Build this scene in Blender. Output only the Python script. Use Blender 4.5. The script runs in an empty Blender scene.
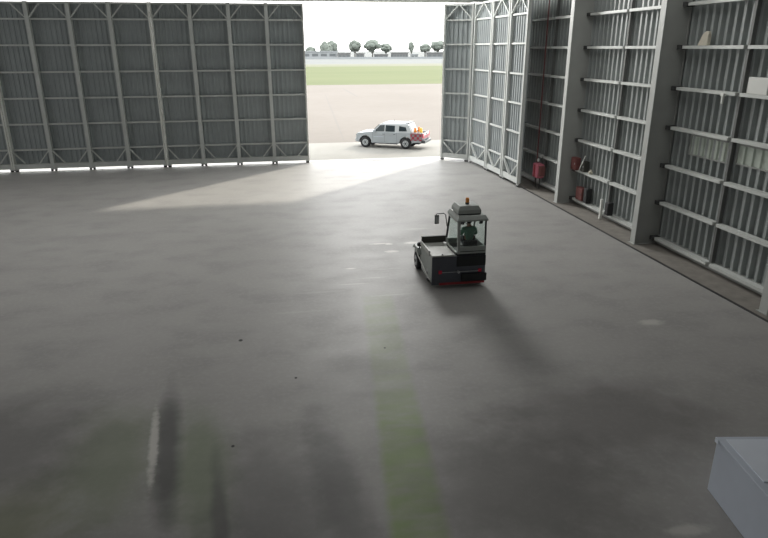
import bpy, bmesh, math, random
from mathutils import Vector, Matrix, Euler
random.seed(7)
PI = math.pi
SC = bpy.context.scene
COL = SC.collection
R = math.radians

# ------------------------------------------------------------------ camera
cam = bpy.data.cameras.new('camera')
cam.sensor_width = 36.0
cam.lens = 628.0 / 768.0 * 36.0
cam.clip_end = 4000
camo = bpy.data.objects.new('camera', cam)
COL.objects.link(camo)
camo.location = (0, 0, 6.9)
camo.rotation_euler = (PI / 2 - math.atan(221 / 628.0), R(0.15), -R(10))
SC.camera = camo

# ------------------------------------------------------------------ world
w = bpy.data.worlds.new('overcast_sky')
SC.world = w
w.use_nodes = True
nt = w.node_tree
bg = nt.nodes['Background']
tc = nt.nodes.new('ShaderNodeTexCoord')
sp = nt.nodes.new('ShaderNodeSeparateXYZ')
rp = nt.nodes.new('ShaderNodeValToRGB')
nt.links.new(tc.outputs['Generated'], sp.inputs[0])
nt.links.new(sp.outputs['Z'], rp.inputs[0])
nt.links.new(rp.outputs[0], bg.inputs[0])
rp.color_ramp.elements[0].position = 0.0
rp.color_ramp.elements[0].color = (1.0, 0.985, 0.955, 1)
rp.color_ramp.elements[1].position = 0.5
rp.color_ramp.elements[1].color = (0.97, 0.985, 1.0, 1)
bg.inputs[1].default_value = 4.9

# ------------------------------------------------------------------ sun
sd = bpy.data.lights.new('sun', 'SUN')
sd.energy = 4.0
sd.angle = R(2.5)
sd.color = (1.0, 0.93, 0.80)
so = bpy.data.objects.new('sun', sd)
COL.objects.link(so)
so.location = (30, 70, 40)
so.rotation_euler = Vector((-10.9, -11.4, -9.45)).to_track_quat('-Z', 'Y').to_euler()

# portal that guides daylight through the doorway
pd = bpy.data.lights.new('doorway_portal', 'AREA')
pd.shape = 'RECTANGLE'
pd.size = 10.6
pd.size_y = 9.4
pd.cycles.is_portal = True
po = bpy.data.objects.new('doorway_portal', pd)
COL.objects.link(po)
po.location = (6.5, 41.4, 4.75)
po.rotation_euler = (-PI / 2, 0, 0)

# fill lights added under the roof, out of the frame
def roof_fill(x, y, sx, sy, power, col=(1.0, 0.99, 0.96)):
    d = bpy.data.lights.new('roof_fill', 'AREA')
    d.shape = 'RECTANGLE'
    d.size = sx
    d.size_y = sy
    d.energy = power
    d.color = col
    o = bpy.data.objects.new('roof_fill', d)
    COL.objects.link(o)
    o.location = (x, y, 12.6)
    return o
roof_fill(10.0, 20, 5, 8, 300)
roof_fill(-8.0, 22, 12, 6, 260)
def wall_fill(loc, rot, sx, sy, power):
    d = bpy.data.lights.new('wall_fill', 'AREA')
    d.shape = 'RECTANGLE'
    d.size = sx
    d.size_y = sy
    d.energy = power
    d.color = (1.0, 0.995, 0.98)
    o = bpy.data.objects.new('wall_fill', d)
    COL.objects.link(o)
    o.location = loc
    o.rotation_euler = rot
wall_fill((-29.6, 22, 5.5), (PI / 2, 0, -PI / 2), 26, 5, 850)   # added fill light at the left wall
wall_fill((0, -11.6, 9.5), (PI / 2, 0, 0), 18, 4, 230)           # weaker fill added at the back wall
# fill added above the doors to strengthen the doorway light and shadows
def high_fill(x, sx, power):
    d = bpy.data.lights.new('high_fill_light', 'AREA')
    d.shape = 'RECTANGLE'
    d.size = sx
    d.size_y = 2.6
    d.energy = power
    d.color = (1.0, 0.99, 0.96)
    o = bpy.data.objects.new('high_fill_light', d)
    COL.objects.link(o)
    o.location = (x, 40.0, 11.6)
    o.rotation_euler = (-PI / 2, 0, 0)
high_fill(6.0, 4, 2700)
high_fill(-12.0, 14, 750)

SC.view_settings.view_transform = 'Standard'
SC.view_settings.look = 'None'
SC.view_settings.gamma = 1.0
SC.view_settings.use_curve_mapping = False
SC.view_settings.exposure = 0.0

# ------------------------------------------------------------------ materials
def mat(name, col, rough=0.6, metal=0.0, var=0.12, scale=4.0, bump=0.0, spec=0.5, alpha=None, trans=0.0, emit=None):
    m = bpy.data.materials.new(name)
    m.use_nodes = True
    t = m.node_tree
    b = t.nodes['Principled BSDF']
    b.inputs['Roughness'].default_value = rough
    b.inputs['Metallic'].default_value = metal
    b.inputs['Specular IOR Level'].default_value = spec
    if trans:
        b.inputs['Transmission Weight'].default_value = trans
    if alpha is not None:
        b.inputs['Alpha'].default_value = alpha
    c = t.nodes.new('ShaderNodeTexCoord')
    n = t.nodes.new('ShaderNodeTexNoise')
    n.inputs['Scale'].default_value = scale
    n.inputs['Detail'].default_value = 4
    t.links.new(c.outputs['Object'], n.inputs['Vector'])
    mx = t.nodes.new('ShaderNodeMix')
    mx.data_type = 'RGBA'
    lo = [max(0, v * (1 - var)) for v in col]
    hi = [min(1, v * (1 + var)) for v in col]
    mx.inputs['A'].default_value = (*lo, 1)
    mx.inputs['B'].default_value = (*hi, 1)
    t.links.new(n.outputs['Fac'], mx.inputs['Factor'])
    t.links.new(mx.outputs['Result'], b.inputs['Base Color'])
    if bump:
        bp = t.nodes.new('ShaderNodeBump')
        bp.inputs['Strength'].default_value = bump
        bp.inputs['Distance'].default_value = 0.02
        t.links.new(n.outputs['Fac'], bp.inputs['Height'])
        t.links.new(bp.outputs[0], b.inputs['Normal'])
    if emit:
        b.inputs['Emission Color'].default_value = (*emit[0], 1)
        b.inputs['Emission Strength'].default_value = emit[1]
    return m

M = {}
M['door_sheet'] = mat('door_sheet', (0.31, 0.34, 0.345), 0.55, 0, 0.15, 1.2)
M['frame'] = mat('frame_paint', (0.58, 0.60, 0.58), 0.5, 0, 0.12, 2)
M['frame_pale'] = mat('pale_frame_paint', (0.75, 0.76, 0.72), 0.45, 0, 0.08, 2)
M['wall_sheet'] = mat('wall_sheet', (0.31, 0.335, 0.33), 0.45, 0, 0.15, 1.0)
M['column'] = mat('column_paint', (0.34, 0.35, 0.335), 0.55, 0, 0.12, 1.5)
M['column_pale'] = mat('column_flange_paint', (0.46, 0.475, 0.455), 0.5, 0, 0.12, 1.5)
M['girt'] = mat('girt_paint', (0.58, 0.60, 0.575), 0.45, 0, 0.1, 3)
M['strut'] = mat('strut_paint', (0.13, 0.135, 0.13), 0.6, 0, 0.15, 3)
M['dark_steel'] = mat('dark_steel', (0.05, 0.052, 0.052), 0.6, 0, 0.2, 5)
M['black'] = mat('black_paint', (0.018, 0.018, 0.02), 0.6, 0, 0.2, 5)
M['gutter'] = mat('gutter_concrete', (0.20, 0.185, 0.165), 0.85, 0, 0.35, 3, 0.3)
M['roof'] = mat('roof_sheet', (0.20, 0.21, 0.21), 0.7)
M['inner_wall'] = mat('inner_wall_paint', (0.22, 0.22, 0.21), 0.8)
M['rubber'] = mat('rubber', (0.022, 0.022, 0.024), 0.85, 0, 0.2, 20, 0.2)
M['steel'] = mat('wheel_steel', (0.5, 0.51, 0.52), 0.4, 0.4, 0.1, 10)
M['white_paint'] = mat('white_car_paint', (0.350, 0.378, 0.400), 0.3, 0, 0.04, 2)
M['white_trim'] = mat('white_trim', (0.415, 0.432, 0.440), 0.4, 0, 0.05, 2)
M['car_glass'] = mat('car_glass', (0.03, 0.04, 0.045), 0.08, 0, 0.1, 2)
M['red'] = mat('red_paint', (0.34, 0.03, 0.035), 0.5, 0, 0.2, 6)
M['dull_red'] = mat('dull_red_paint', (0.20, 0.07, 0.065), 0.7, 0, 0.3, 8)
M['pink_red'] = mat('faded_red_cover', (0.62, 0.19, 0.25), 0.7, 0, 0.25, 8)
M['orange'] = mat('orange_plastic', (0.559, 0.158, 0.009), 0.5, 0, 0.1, 6)
M['yellow'] = mat('yellow_plastic', (0.577, 0.335, 0.019), 0.5, 0, 0.1, 6)
M['amber'] = mat('amber_lens', (0.8, 0.30, 0.06), 0.25, 0, 0.1, 6)
M['tail_red'] = mat('red_lens', (0.65, 0.02, 0.06), 0.25, 0, 0.1, 6)
M['tractor_grey'] = mat('tractor_grey_paint', (0.36, 0.385, 0.365), 0.5, 0, 0.12, 4)
M['tractor_pale'] = mat('tractor_pale_paint', (0.52, 0.53, 0.50), 0.5, 0, 0.12, 4)
M['tractor_slate'] = mat('tractor_slate_paint', (0.085, 0.093, 0.115), 0.45, 0, 0.2, 4)
M['tractor_dark'] = mat('tractor_dark_paint', (0.012, 0.014, 0.016), 0.6, 0, 0.2, 4)
M['olive_dark'] = mat('dark_olive_paint', (0.05, 0.05, 0.042), 0.6, 0, 0.2, 4)
M['green_jacket'] = mat('green_jacket_cloth', (0.10, 0.22, 0.155), 0.85, 0, 0.2, 12, 0.3)
M['trousers'] = mat('dark_trouser_cloth', (0.02, 0.025, 0.03), 0.9, 0, 0.2, 12)
M['skin'] = mat('skin', (0.30, 0.17, 0.11), 0.6, 0, 0.1, 12)
M['hair'] = mat('dark_hair', (0.015, 0.013, 0.012), 0.8, 0, 0.2, 30)
M['chest_side'] = mat('pale_blue_grey_panel', (0.58, 0.63, 0.72), 0.5, 0, 0.08, 2)
M['chest_lid'] = mat('white_lid', (0.76, 0.81, 0.90), 0.45, 0, 0.06, 2)
M['cream'] = mat('cream_plastic', (0.62, 0.58, 0.48), 0.6, 0, 0.1, 8)
M['cement_white'] = mat('distant_white_wall', (0.186, 0.200, 0.205), 0.8, 0, 0.1, 0.05)
M['distant_grey'] = mat('distant_grey_wall', (0.108, 0.112, 0.112), 0.8, 0, 0.15, 0.1)
M['distant_window'] = mat('distant_window', (0.056, 0.065, 0.069), 0.3, 0, 0.1, 1)
M['trunk'] = mat('tree_trunk', (0.078, 0.078, 0.069), 0.9, 0, 0.2, 1)
M['leaves'] = mat('grey_green_leaves', (0.101, 0.118, 0.102), 0.9, 0, 0.35, 0.6)

def clear_glass(name, tint=(0.94, 0.97, 0.96)):
    m = bpy.data.materials.new(name)
    m.use_nodes = True
    t = m.node_tree
    t.nodes.clear()
    o = t.nodes.new('ShaderNodeOutputMaterial')
    tr = t.nodes.new('ShaderNodeBsdfTransparent')
    tr.inputs[0].default_value = (*tint, 1)
    gl = t.nodes.new('ShaderNodeBsdfGlossy')
    gl.inputs['Roughness'].default_value = 0.05
    mx = t.nodes.new('ShaderNodeMixShader')
    mx.inputs[0].default_value = 0.04
    t.links.new(tr.outputs[0], mx.inputs[1])
    t.links.new(gl.outputs[0], mx.inputs[2])
    t.links.new(mx.outputs[0], o.inputs[0])
    return m
M['glass'] = clear_glass('cab_glass')

# node helper for the ground materials
class NG:
    def __init__(s, m):
        s.t = m.node_tree
        c = s.t.nodes.new('ShaderNodeTexCoord')
        s.P = c.outputs['Object']
        sx = s.t.nodes.new('ShaderNodeSeparateXYZ')
        s.t.links.new(s.P, sx.inputs[0])
        s.X, s.Y = sx.outputs[0], sx.outputs[1]
    def math(s, op, a, b=None, c=None):
        n = s.t.nodes.new('ShaderNodeMath')
        n.operation = op
        for i, v in enumerate((a, b, c)):
            if v is None: continue
            if isinstance(v, (int, float)): n.inputs[i].default_value = v
            else: s.t.links.new(v, n.inputs[i])
        return n.outputs[0]
    def mapr(s, v, a, b, c=0.0, d=1.0):
        n = s.t.nodes.new('ShaderNodeMapRange')
        n.interpolation_type = 'SMOOTHSTEP'
        s.t.links.new(v, n.inputs[0])
        for i, x in enumerate((a, b, c, d)): n.inputs[i + 1].default_value = x
        return n.outputs[0]
    def noise(s, scale, detail=4, sx=1, sy=1, rough=0.55, rot=0.0):
        mp = s.t.nodes.new('ShaderNodeMapping')
        mp.inputs['Scale'].default_value = (sx, sy, 1)
        mp.inputs['Rotation'].default_value = (0, 0, rot)
        s.t.links.new(s.P, mp.inputs[0])
        n = s.t.nodes.new('ShaderNodeTexNoise')
        n.inputs['Scale'].default_value = scale
        n.inputs['Detail'].default_value = detail
        n.inputs['Roughness'].default_value = rough
        s.t.links.new(mp.outputs[0], n.inputs['Vector'])
        return n.outputs['Fac']
    def mix(s, f, a, b, blend='MIX'):
        n = s.t.nodes.new('ShaderNodeMix')
        n.data_type = 'RGBA'
        n.blend_type = blend
        if isinstance(f, (int, float)): n.inputs['Factor'].default_value = f
        else: s.t.links.new(f, n.inputs['Factor'])
        for k, v in (('A', a), ('B', b)):
            if isinstance(v, tuple): n.inputs[k].default_value = (*v, 1)
            else: s.t.links.new(v, n.inputs[k])
        return n.outputs['Result']
    def ellipse(s, cx, cy, rx, ry, soft=0.5, rot=0.0, wob=None):
        dx = s.math('SUBTRACT', s.X, cx)
        dy = s.math('SUBTRACT', s.Y, cy)
        ca, sa = math.cos(rot), math.sin(rot)
        u = s.math('ADD', s.math('MULTIPLY', dx, ca / rx), s.math('MULTIPLY', dy, sa / rx))
        v = s.math('ADD', s.math('MULTIPLY', dx, -sa / ry), s.math('MULTIPLY', dy, ca / ry))
        d = s.math('SQRT', s.math('ADD', s.math('MULTIPLY', u, u), s.math('MULTIPLY', v, v)))
        if wob is not None: d = s.math('ADD', d, s.math('MULTIPLY', s.math('SUBTRACT', wob, 0.5), 1.2))
        return s.mapr(d, 1.0 - soft, 1.0 + soft, 1.0, 0.0)

def floor_material():
    m = bpy.data.materials.new('worn_concrete')
    m.use_nodes = True
    b = m.node_tree.nodes['Principled BSDF']
    g = NG(m)
    n1 = g.noise(0.25, 5)
    n2 = g.noise(0.9, 6, 0.7, 1.0)
    n3 = g.noise(9, 4)
    c = g.mix(n1, (0.285, 0.276, 0.266), (0.365, 0.357, 0.345))
    c = g.mix(g.mapr(n2, 0.42, 0.75, 0, 0.38), c, (0.20, 0.20, 0.197))
    c = g.mix(g.mapr(n3, 0.45, 0.7, 0, 0.22), c, (0.42, 0.415, 0.40))
    # slab joints
    # green painted walkway, worn
    line = g.math('ADD', g.math('MULTIPLY', g.Y, 0.098), 1.11)
    d = g.math('ABSOLUTE', g.math('SUBTRACT', g.X, line))
    wear = g.mapr(g.noise(1.3, 5, 0.6, 1.6), 0.25, 0.62, 0.45, 1.0)
    st = g.math('MULTIPLY', g.mapr(d, 0.32, 0.56, 1, 0), g.math('MULTIPLY', g.mapr(g.Y, 9.5, 13.0, 1.0, 0.45), g.mapr(g.Y, 16.3, 17.6, 1.0, 0.0)))
    st = g.math('MULTIPLY', st, wear)
    c = g.mix(g.math('MULTIPLY', st, 0.85), c, (0.20, 0.29, 0.085))
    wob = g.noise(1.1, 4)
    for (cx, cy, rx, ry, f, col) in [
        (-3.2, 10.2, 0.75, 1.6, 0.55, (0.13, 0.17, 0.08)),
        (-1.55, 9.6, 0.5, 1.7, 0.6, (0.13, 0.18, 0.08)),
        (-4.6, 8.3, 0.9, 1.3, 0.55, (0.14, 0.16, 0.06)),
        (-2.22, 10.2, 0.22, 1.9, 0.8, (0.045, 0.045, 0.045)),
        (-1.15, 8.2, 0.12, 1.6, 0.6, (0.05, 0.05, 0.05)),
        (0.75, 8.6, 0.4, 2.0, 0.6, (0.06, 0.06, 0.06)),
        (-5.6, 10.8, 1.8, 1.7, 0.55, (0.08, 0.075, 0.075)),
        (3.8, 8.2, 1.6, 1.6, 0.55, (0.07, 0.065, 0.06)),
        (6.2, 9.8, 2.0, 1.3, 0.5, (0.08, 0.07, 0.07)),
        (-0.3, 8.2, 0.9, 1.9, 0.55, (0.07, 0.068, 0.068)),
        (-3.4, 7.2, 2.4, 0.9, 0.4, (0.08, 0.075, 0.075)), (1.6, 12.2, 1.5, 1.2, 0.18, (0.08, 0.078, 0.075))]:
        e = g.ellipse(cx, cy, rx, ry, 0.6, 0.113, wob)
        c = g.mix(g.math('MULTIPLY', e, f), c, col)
    # pale scuffs and paint marks
    w2 = g.noise(7, 3)
    for (cx, cy, rx, ry, f) in [
        (-2.50, 10.5, 0.075, 1.1, 0.8), (3.72, 22.15, 0.30, 0.07, 0.9), (4.05, 22.05, 0.13, 0.10, 0.9),
        (4.0, 21.15, 0.22, 0.12, 0.9), (4.95, 22.05, 0.26, 0.13, 0.9), (9.63, 13.82, 0.30, 0.17, 0.5),
        (5.85, 6.75, 0.32, 0.10, 0.55), (2.3, 19.55, 0.16, 0.05, 0.8), (2.2, 18.1, 0.45, 0.04, 0.35),
        (2.9, 18.55, 0.4, 0.04, 0.25), (3.2, 17.0, 0.6, 0.05, 0.16), (1.2, 17.6, 0.6, 0.06, 0.14),
        (3.4, 19.3, 0.4, 0.04, 0.2), (5.6, 23.9, 0.5, 0.1, 0.2), (0.4, 16.2, 0.7, 0.06, 0.12)]:
        e = g.ellipse(cx, cy, rx, ry, 0.5, 0.113 if ry > rx * 2 else 0, w2)
        c = g.mix(g.math('MULTIPLY', e, f), c, (0.60, 0.58, 0.55))
    for (cx, cy, r) in [(-1.08, 14.66, 0.05), (-1.05, 10.15, 0.03), (0.2, 12.5, 0.03), (2.4, 13.6, 0.025)]:
        e = g.ellipse(cx, cy, r, r * 1.3, 0.3)
        c = g.mix(e, c, (0.02, 0.02, 0.02))
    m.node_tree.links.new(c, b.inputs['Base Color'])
    ro = g.mapr(n2, 0.3, 0.7, 0.54, 0.60)
    m.node_tree.links.new(ro, b.inputs['Roughness'])
    b.inputs['Specular IOR Level'].default_value = 0.27
    bp = m.node_tree.nodes.new('ShaderNodeBump')
    bp.inputs['Strength'].default_value = 0.03
    bp.inputs['Distance'].default_value = 0.02
    m.node_tree.links.new(n3, bp.inputs['Height'])
    m.node_tree.links.new(bp.outputs[0], b.inputs['Normal'])
    return m
M['floor'] = floor_material()

def ground_material(name, a, b2, sc, rough=0.9, sx=1, sy=1, extra=None):
    m = bpy.data.materials.new(name)
    m.use_nodes = True
    b = m.node_tree.nodes['Principled BSDF']
    g = NG(m)
    n1 = g.noise(sc, 6, sx, sy)
    n2 = g.noise(sc * 12, 4, sx, sy)
    c = g.mix(g.mapr(n1, 0.3, 0.7), a, b2)
    c = g.mix(g.mapr(n2, 0.4, 0.8, 0, 0.3), c, tuple(v * 0.8 for v in a))
    if extra: c = extra(g, c)
    m.node_tree.links.new(c, b.inputs['Base Color'])
    b.inputs['Roughness'].default_value = rough
    b.inputs['Specular IOR Level'].default_value = 0.2
    return m
def apron_lines(g, c):
    def seg(x0, y0, x1, y1, wd, f):
        L = math.hypot(x1 - x0, y1 - y0)
        return g.math('MULTIPLY', g.ellipse((x0 + x1) / 2, (y0 + y1) / 2, L / 2, wd, 0.15, math.atan2(y1 - y0, x1 - x0)), f)
    for s in [(8.7, 103, 5.6, 50, 0.12, 0.4), (13.2, 118, 13.0, 96, 0.22, 0.6), (21, 112, 19, 90, 0.15, 0.25), (13, 62, 22, 60.5, 0.5, 0.15)]:
        c = g.mix(seg(*s), c, (0.10, 0.095, 0.09))
    return c
M['apron'] = ground_material('apron_concrete', (0.116, 0.104, 0.091), (0.129, 0.116, 0.103), 0.08, extra=apron_lines)
M['threshold'] = ground_material('threshold_concrete', (0.186, 0.181, 0.164), (0.207, 0.203, 0.186), 0.3)
M['grass'] = ground_material('dry_grass', (0.059, 0.074, 0.024), (0.074, 0.085, 0.033), 0.02, sx=0.5, sy=3)
M['runway'] = ground_material('runway_asphalt', (0.094, 0.101, 0.098), (0.108, 0.114, 0.112), 0.02, sx=0.3, sy=3)
M['verge'] = ground_material('pale_dry_verge', (0.089, 0.097, 0.060), (0.113, 0.113, 0.083), 0.02, sx=0.3, sy=3)

def checker_mat():
    m = bpy.data.materials.new('red_white_checker')
    m.use_nodes = True
    t = m.node_tree
    b = t.nodes['Principled BSDF']
    c = t.nodes.new('ShaderNodeTexCoord')
    k = t.nodes.new('ShaderNodeTexChecker')
    k.inputs['Scale'].default_value = 5.5
    k.inputs['Color1'].default_value = (0.32, 0.02, 0.045, 1)
    k.inputs['Color2'].default_value = (0.22, 0.20, 0.205, 1)
    mp = t.nodes.new('ShaderNodeMapping')
    mp.inputs['Location'].default_value = (0.013, 0.013, 0.013)
    t.links.new(c.outputs['Object'], mp.inputs[0])
    t.links.new(mp.outputs[0], k.inputs[0])
    t.links.new(k.outputs[0], b.inputs['Base Color'])
    b.inputs['Roughness'].default_value = 0.5
    return m
M['checker'] = checker_mat()

def reflection_mat():  # pale sheet colour that stands for glass reflections
    m = bpy.data.materials.new('reflection_sheet')
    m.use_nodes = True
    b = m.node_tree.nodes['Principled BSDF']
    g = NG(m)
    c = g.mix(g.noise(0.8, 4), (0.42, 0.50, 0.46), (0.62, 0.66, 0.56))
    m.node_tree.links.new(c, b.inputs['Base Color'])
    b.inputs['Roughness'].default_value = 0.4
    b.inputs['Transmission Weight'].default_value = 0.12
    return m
M['translucent'] = reflection_mat()

# ------------------------------------------------------------------ mesh builder
class MB:
    def __init__(s):
        s.v, s.f = [], []
    def add(s, vs, fs, mx=None):
        o = len(s.v)
        for p in vs:
            p = Vector(p)
            s.v.append(mx @ p if mx else p)
        s.f += [tuple(i + o for i in f) for f in fs]
        return s
    def box(s, x0, x1, y0, y1, z0, z1, mx=None):
        vs = [(x0, y0, z0), (x1, y0, z0), (x1, y1, z0), (x0, y1, z0), (x0, y0, z1), (x1, y0, z1), (x1, y1, z1), (x0, y1, z1)]
        return s.add(vs, [(0, 3, 2, 1), (4, 5, 6, 7), (0, 1, 5, 4), (1, 2, 6, 5), (2, 3, 7, 6), (3, 0, 4, 7)], mx)
    def bar(s, a, b, w, h, up=(0, 0, 1)):
        a, b = Vector(a), Vector(b)
        d = (b - a).normalized()
        u = Vector(up)
        if abs(d.dot(u)) > 0.98: u = Vector((0, 1, 0))
        sd_ = d.cross(u).normalized()
        u = sd_.cross(d).normalized()
        vs = []
        for p in (a, b):
            for i, j in ((-1, -1), (1, -1), (1, 1), (-1, 1)):
                vs.append(p + sd_ * (i * w / 2) + u * (j * h / 2))
        return s.add(vs, [(0, 1, 2, 3), (7, 6, 5, 4), (0, 4, 5, 1), (1, 5, 6, 2), (2, 6, 7, 3), (3, 7, 4, 0)])
    def tube(s, pts, r, n=10):
        pts = [Vector(p) for p in pts]
        rs = r if isinstance(r, (list, tuple)) else [r] * len(pts)
        rings = []
        for i, p in enumerate(pts):
            d = (pts[min(i + 1, len(pts) - 1)] - pts[max(i - 1, 0)]).normalized()
            u = Vector((0, 0, 1)) if abs(d.z) < 0.95 else Vector((0, 1, 0))
            a = d.cross(u).normalized()
            b = a.cross(d).normalized()
            rings.append([p + (a * math.cos(k * 2 * PI / n) + b * math.sin(k * 2 * PI / n)) * rs[i] for k in range(n)])
        vs = [q for rg in rings for q in rg]
        fs = []
        for i in range(len(rings) - 1):
            for k in range(n):
                k2 = (k + 1) % n
                fs.append((i * n + k, i * n + k2, (i + 1) * n + k2, (i + 1) * n + k))
        fs.append(tuple(range(n))[::-1])
        fs.append(tuple((len(rings) - 1) * n + k for k in range(n)))
        return s.add(vs, fs)
    def lathe(s, prof, n=24, axis='Z', c=(0, 0, 0)):
        # prof: (r, h) list, closed with caps
        vs, fs = [], []
        for r, h in prof:
            for k in range(n):
                a = k * 2 * PI / n
                x, y = r * math.cos(a), r * math.sin(a)
                p = (x, y, h) if axis == 'Z' else ((x, h, y) if axis == 'Y' else (h, x, y))
                vs.append(tuple(p[i] + c[i] for i in range(3)))
        for i in range(len(prof) - 1):
            for k in range(n):
                k2 = (k + 1) % n
                fs.append((i * n + k, i * n + k2, (i + 1) * n + k2, (i + 1) * n + k))
        fs.append(tuple(range(n))[::-1])
        fs.append(tuple((len(prof) - 1) * n + k for k in range(n)))
        return s.add(vs, fs)
    def loft(s, sections):
        n = len(sections[0])
        vs = [p for sec in sections for p in sec]
        fs = []
        for i in range(len(sections) - 1):
            for k in range(n):
                k2 = (k + 1) % n
                fs.append((i * n + k, i * n + k2, (i + 1) * n + k2, (i + 1) * n + k))
        fs.append(tuple(range(n))[::-1])
        fs.append(tuple((len(sections) - 1) * n + k for k in range(n)))
        return s.add(vs, fs)
    def blob(s, c, rx, ry, rz, seed=0, amp=0.12, sub=2):
        bm = bmesh.new()
        bmesh.ops.create_icosphere(bm, subdivisions=sub, radius=1)
        rnd = random.Random(seed)
        vs = []
        for v in bm.verts:
            k = 1 + rnd.uniform(-amp, amp)
            vs.append((c[0] + v.co.x * rx * k, c[1] + v.co.y * ry * k, c[2] + v.co.z * rz * k))
        fs = [tuple(q.index for q in f.verts) for f in bm.faces]
        bm.free()
        return s.add(vs, fs)
    def build(s, name, m, parent=None, smooth=False, bevel=0.0, loc=None, rot=None):
        me = bpy.data.meshes.new(name)
        me.from_pydata([tuple(p) for p in s.v], [], s.f)
        bm = bmesh.new()
        bm.from_mesh(me)
        bmesh.ops.recalc_face_normals(bm, faces=bm.faces)
        if bevel:
            bmesh.ops.bevel(bm, geom=[e for e in bm.edges if e.calc_face_angle(0) > 0.5], offset=bevel, segments=2, affect='EDGES', profile=0.5, clamp_overlap=True)
        bm.to_mesh(me)
        bm.free()
        if smooth:
            for p in me.polygons: p.use_smooth = True
        me.materials.append(m)
        o = bpy.data.objects.new(name, me)
        COL.objects.link(o)
        if parent: o.parent = parent
        if loc: o.location = loc
        if rot: o.rotation_euler = rot
        return o

def empty(name, loc=(0, 0, 0), rz=0):
    o = bpy.data.objects.new(name, None)
    o.empty_display_size = 0.3
    COL.objects.link(o)
    o.location = loc
    o.rotation_euler = (0, 0, rz)
    return o
def tag(o, label, cat, group=None, kind=None):
    o['label'] = label
    o['category'] = cat
    if group: o['group'] = group
    if kind: o['kind'] = kind
    return o
def struct(o, label=None, cat=None):
    o['kind'] = 'structure'
    if label: o['label'] = label
    if cat: o['category'] = cat
    return o

def corrugated(length, z0, z1, pitch, depth, flat=0.45, th=0.012, y0=0.0, x0=0.0):
    """vertical ribbed sheet along +x; ribs project towards -y"""
    xs = []
    x = x0
    end = x0 + length
    sl = 0.12
    while x < end - 1e-4:
        for (u, d) in ((0, 0), (flat, 0), (flat + sl, 1), (1 - sl, 1)):
            xx = x + u * pitch
            if xx < end: xs.append((xx, y0 - d * depth))
        x += pitch
    xs.append((end, y0))
    m = MB()
    n = len(xs)
    vs = [(a, b, z0) for a, b in xs] + [(a, b, z1) for a, b in xs] + [(a, b + th, z0) for a, b in xs] + [(a, b + th, z1) for a, b in xs]
    fs = []
    for i in range(n - 1):
        fs.append((i, i + 1, n + i + 1, n + i))
        fs.append((2 * n + i, 3 * n + i, 3 * n + i + 1, 2 * n + i + 1))
        fs.append((n + i, n + i + 1, 3 * n + i + 1, 3 * n + i))
        fs.append((i, 2 * n + i, 2 * n + i + 1, i + 1))
    fs.append((0, n, 3 * n, 2 * n))
    fs.append((n - 1, 3 * n - 1, 4 * n - 1, 2 * n - 1))
    return m.add(vs, fs)

# ------------------------------------------------------------------ ground
YD = 40.2          # inner face of the big doors
def slab(name, x0, x1, y0, y1, z0, z1, m):
    return MB().box(x0, x1, y0, y1, z0, z1).build(name, m)
fl = struct(slab('floor', -30, 16, -12, 41.2, -0.3, 0, M['floor']), 'worn grey concrete hangar floor', 'floor')
struct(slab('trim_1', -60, 80, 41.2, 49.0, -0.3, 0.0, M['threshold']), 'pale concrete strip outside the doorway', 'ground')
struct(slab('trim_2', -260, 300, 49.0, 130, -0.3, -0.012, M['apron']), 'pinkish concrete apron outside', 'ground')
gr = slab('grass_field', -500, 700, 130, 262, -0.3, 0.0, M['grass'])
tag(gr, 'wide green airfield grass beyond the concrete apron', 'grass', kind='stuff')
struct(slab('trim_3', -500, 700, 262, 300, -0.3, 0.0, M['verge']), 'pale dry verge beside the runway', 'ground')
struct(slab('trim_4', -600, 800, 300, 520, -0.3, 0.0, M['runway']), 'grey runway beyond the grass', 'ground')
struct(slab('trim_5', -1500, 2000, 520, 1600, -0.3, 0.0, M['runway']), 'distant open land', 'ground')

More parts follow.
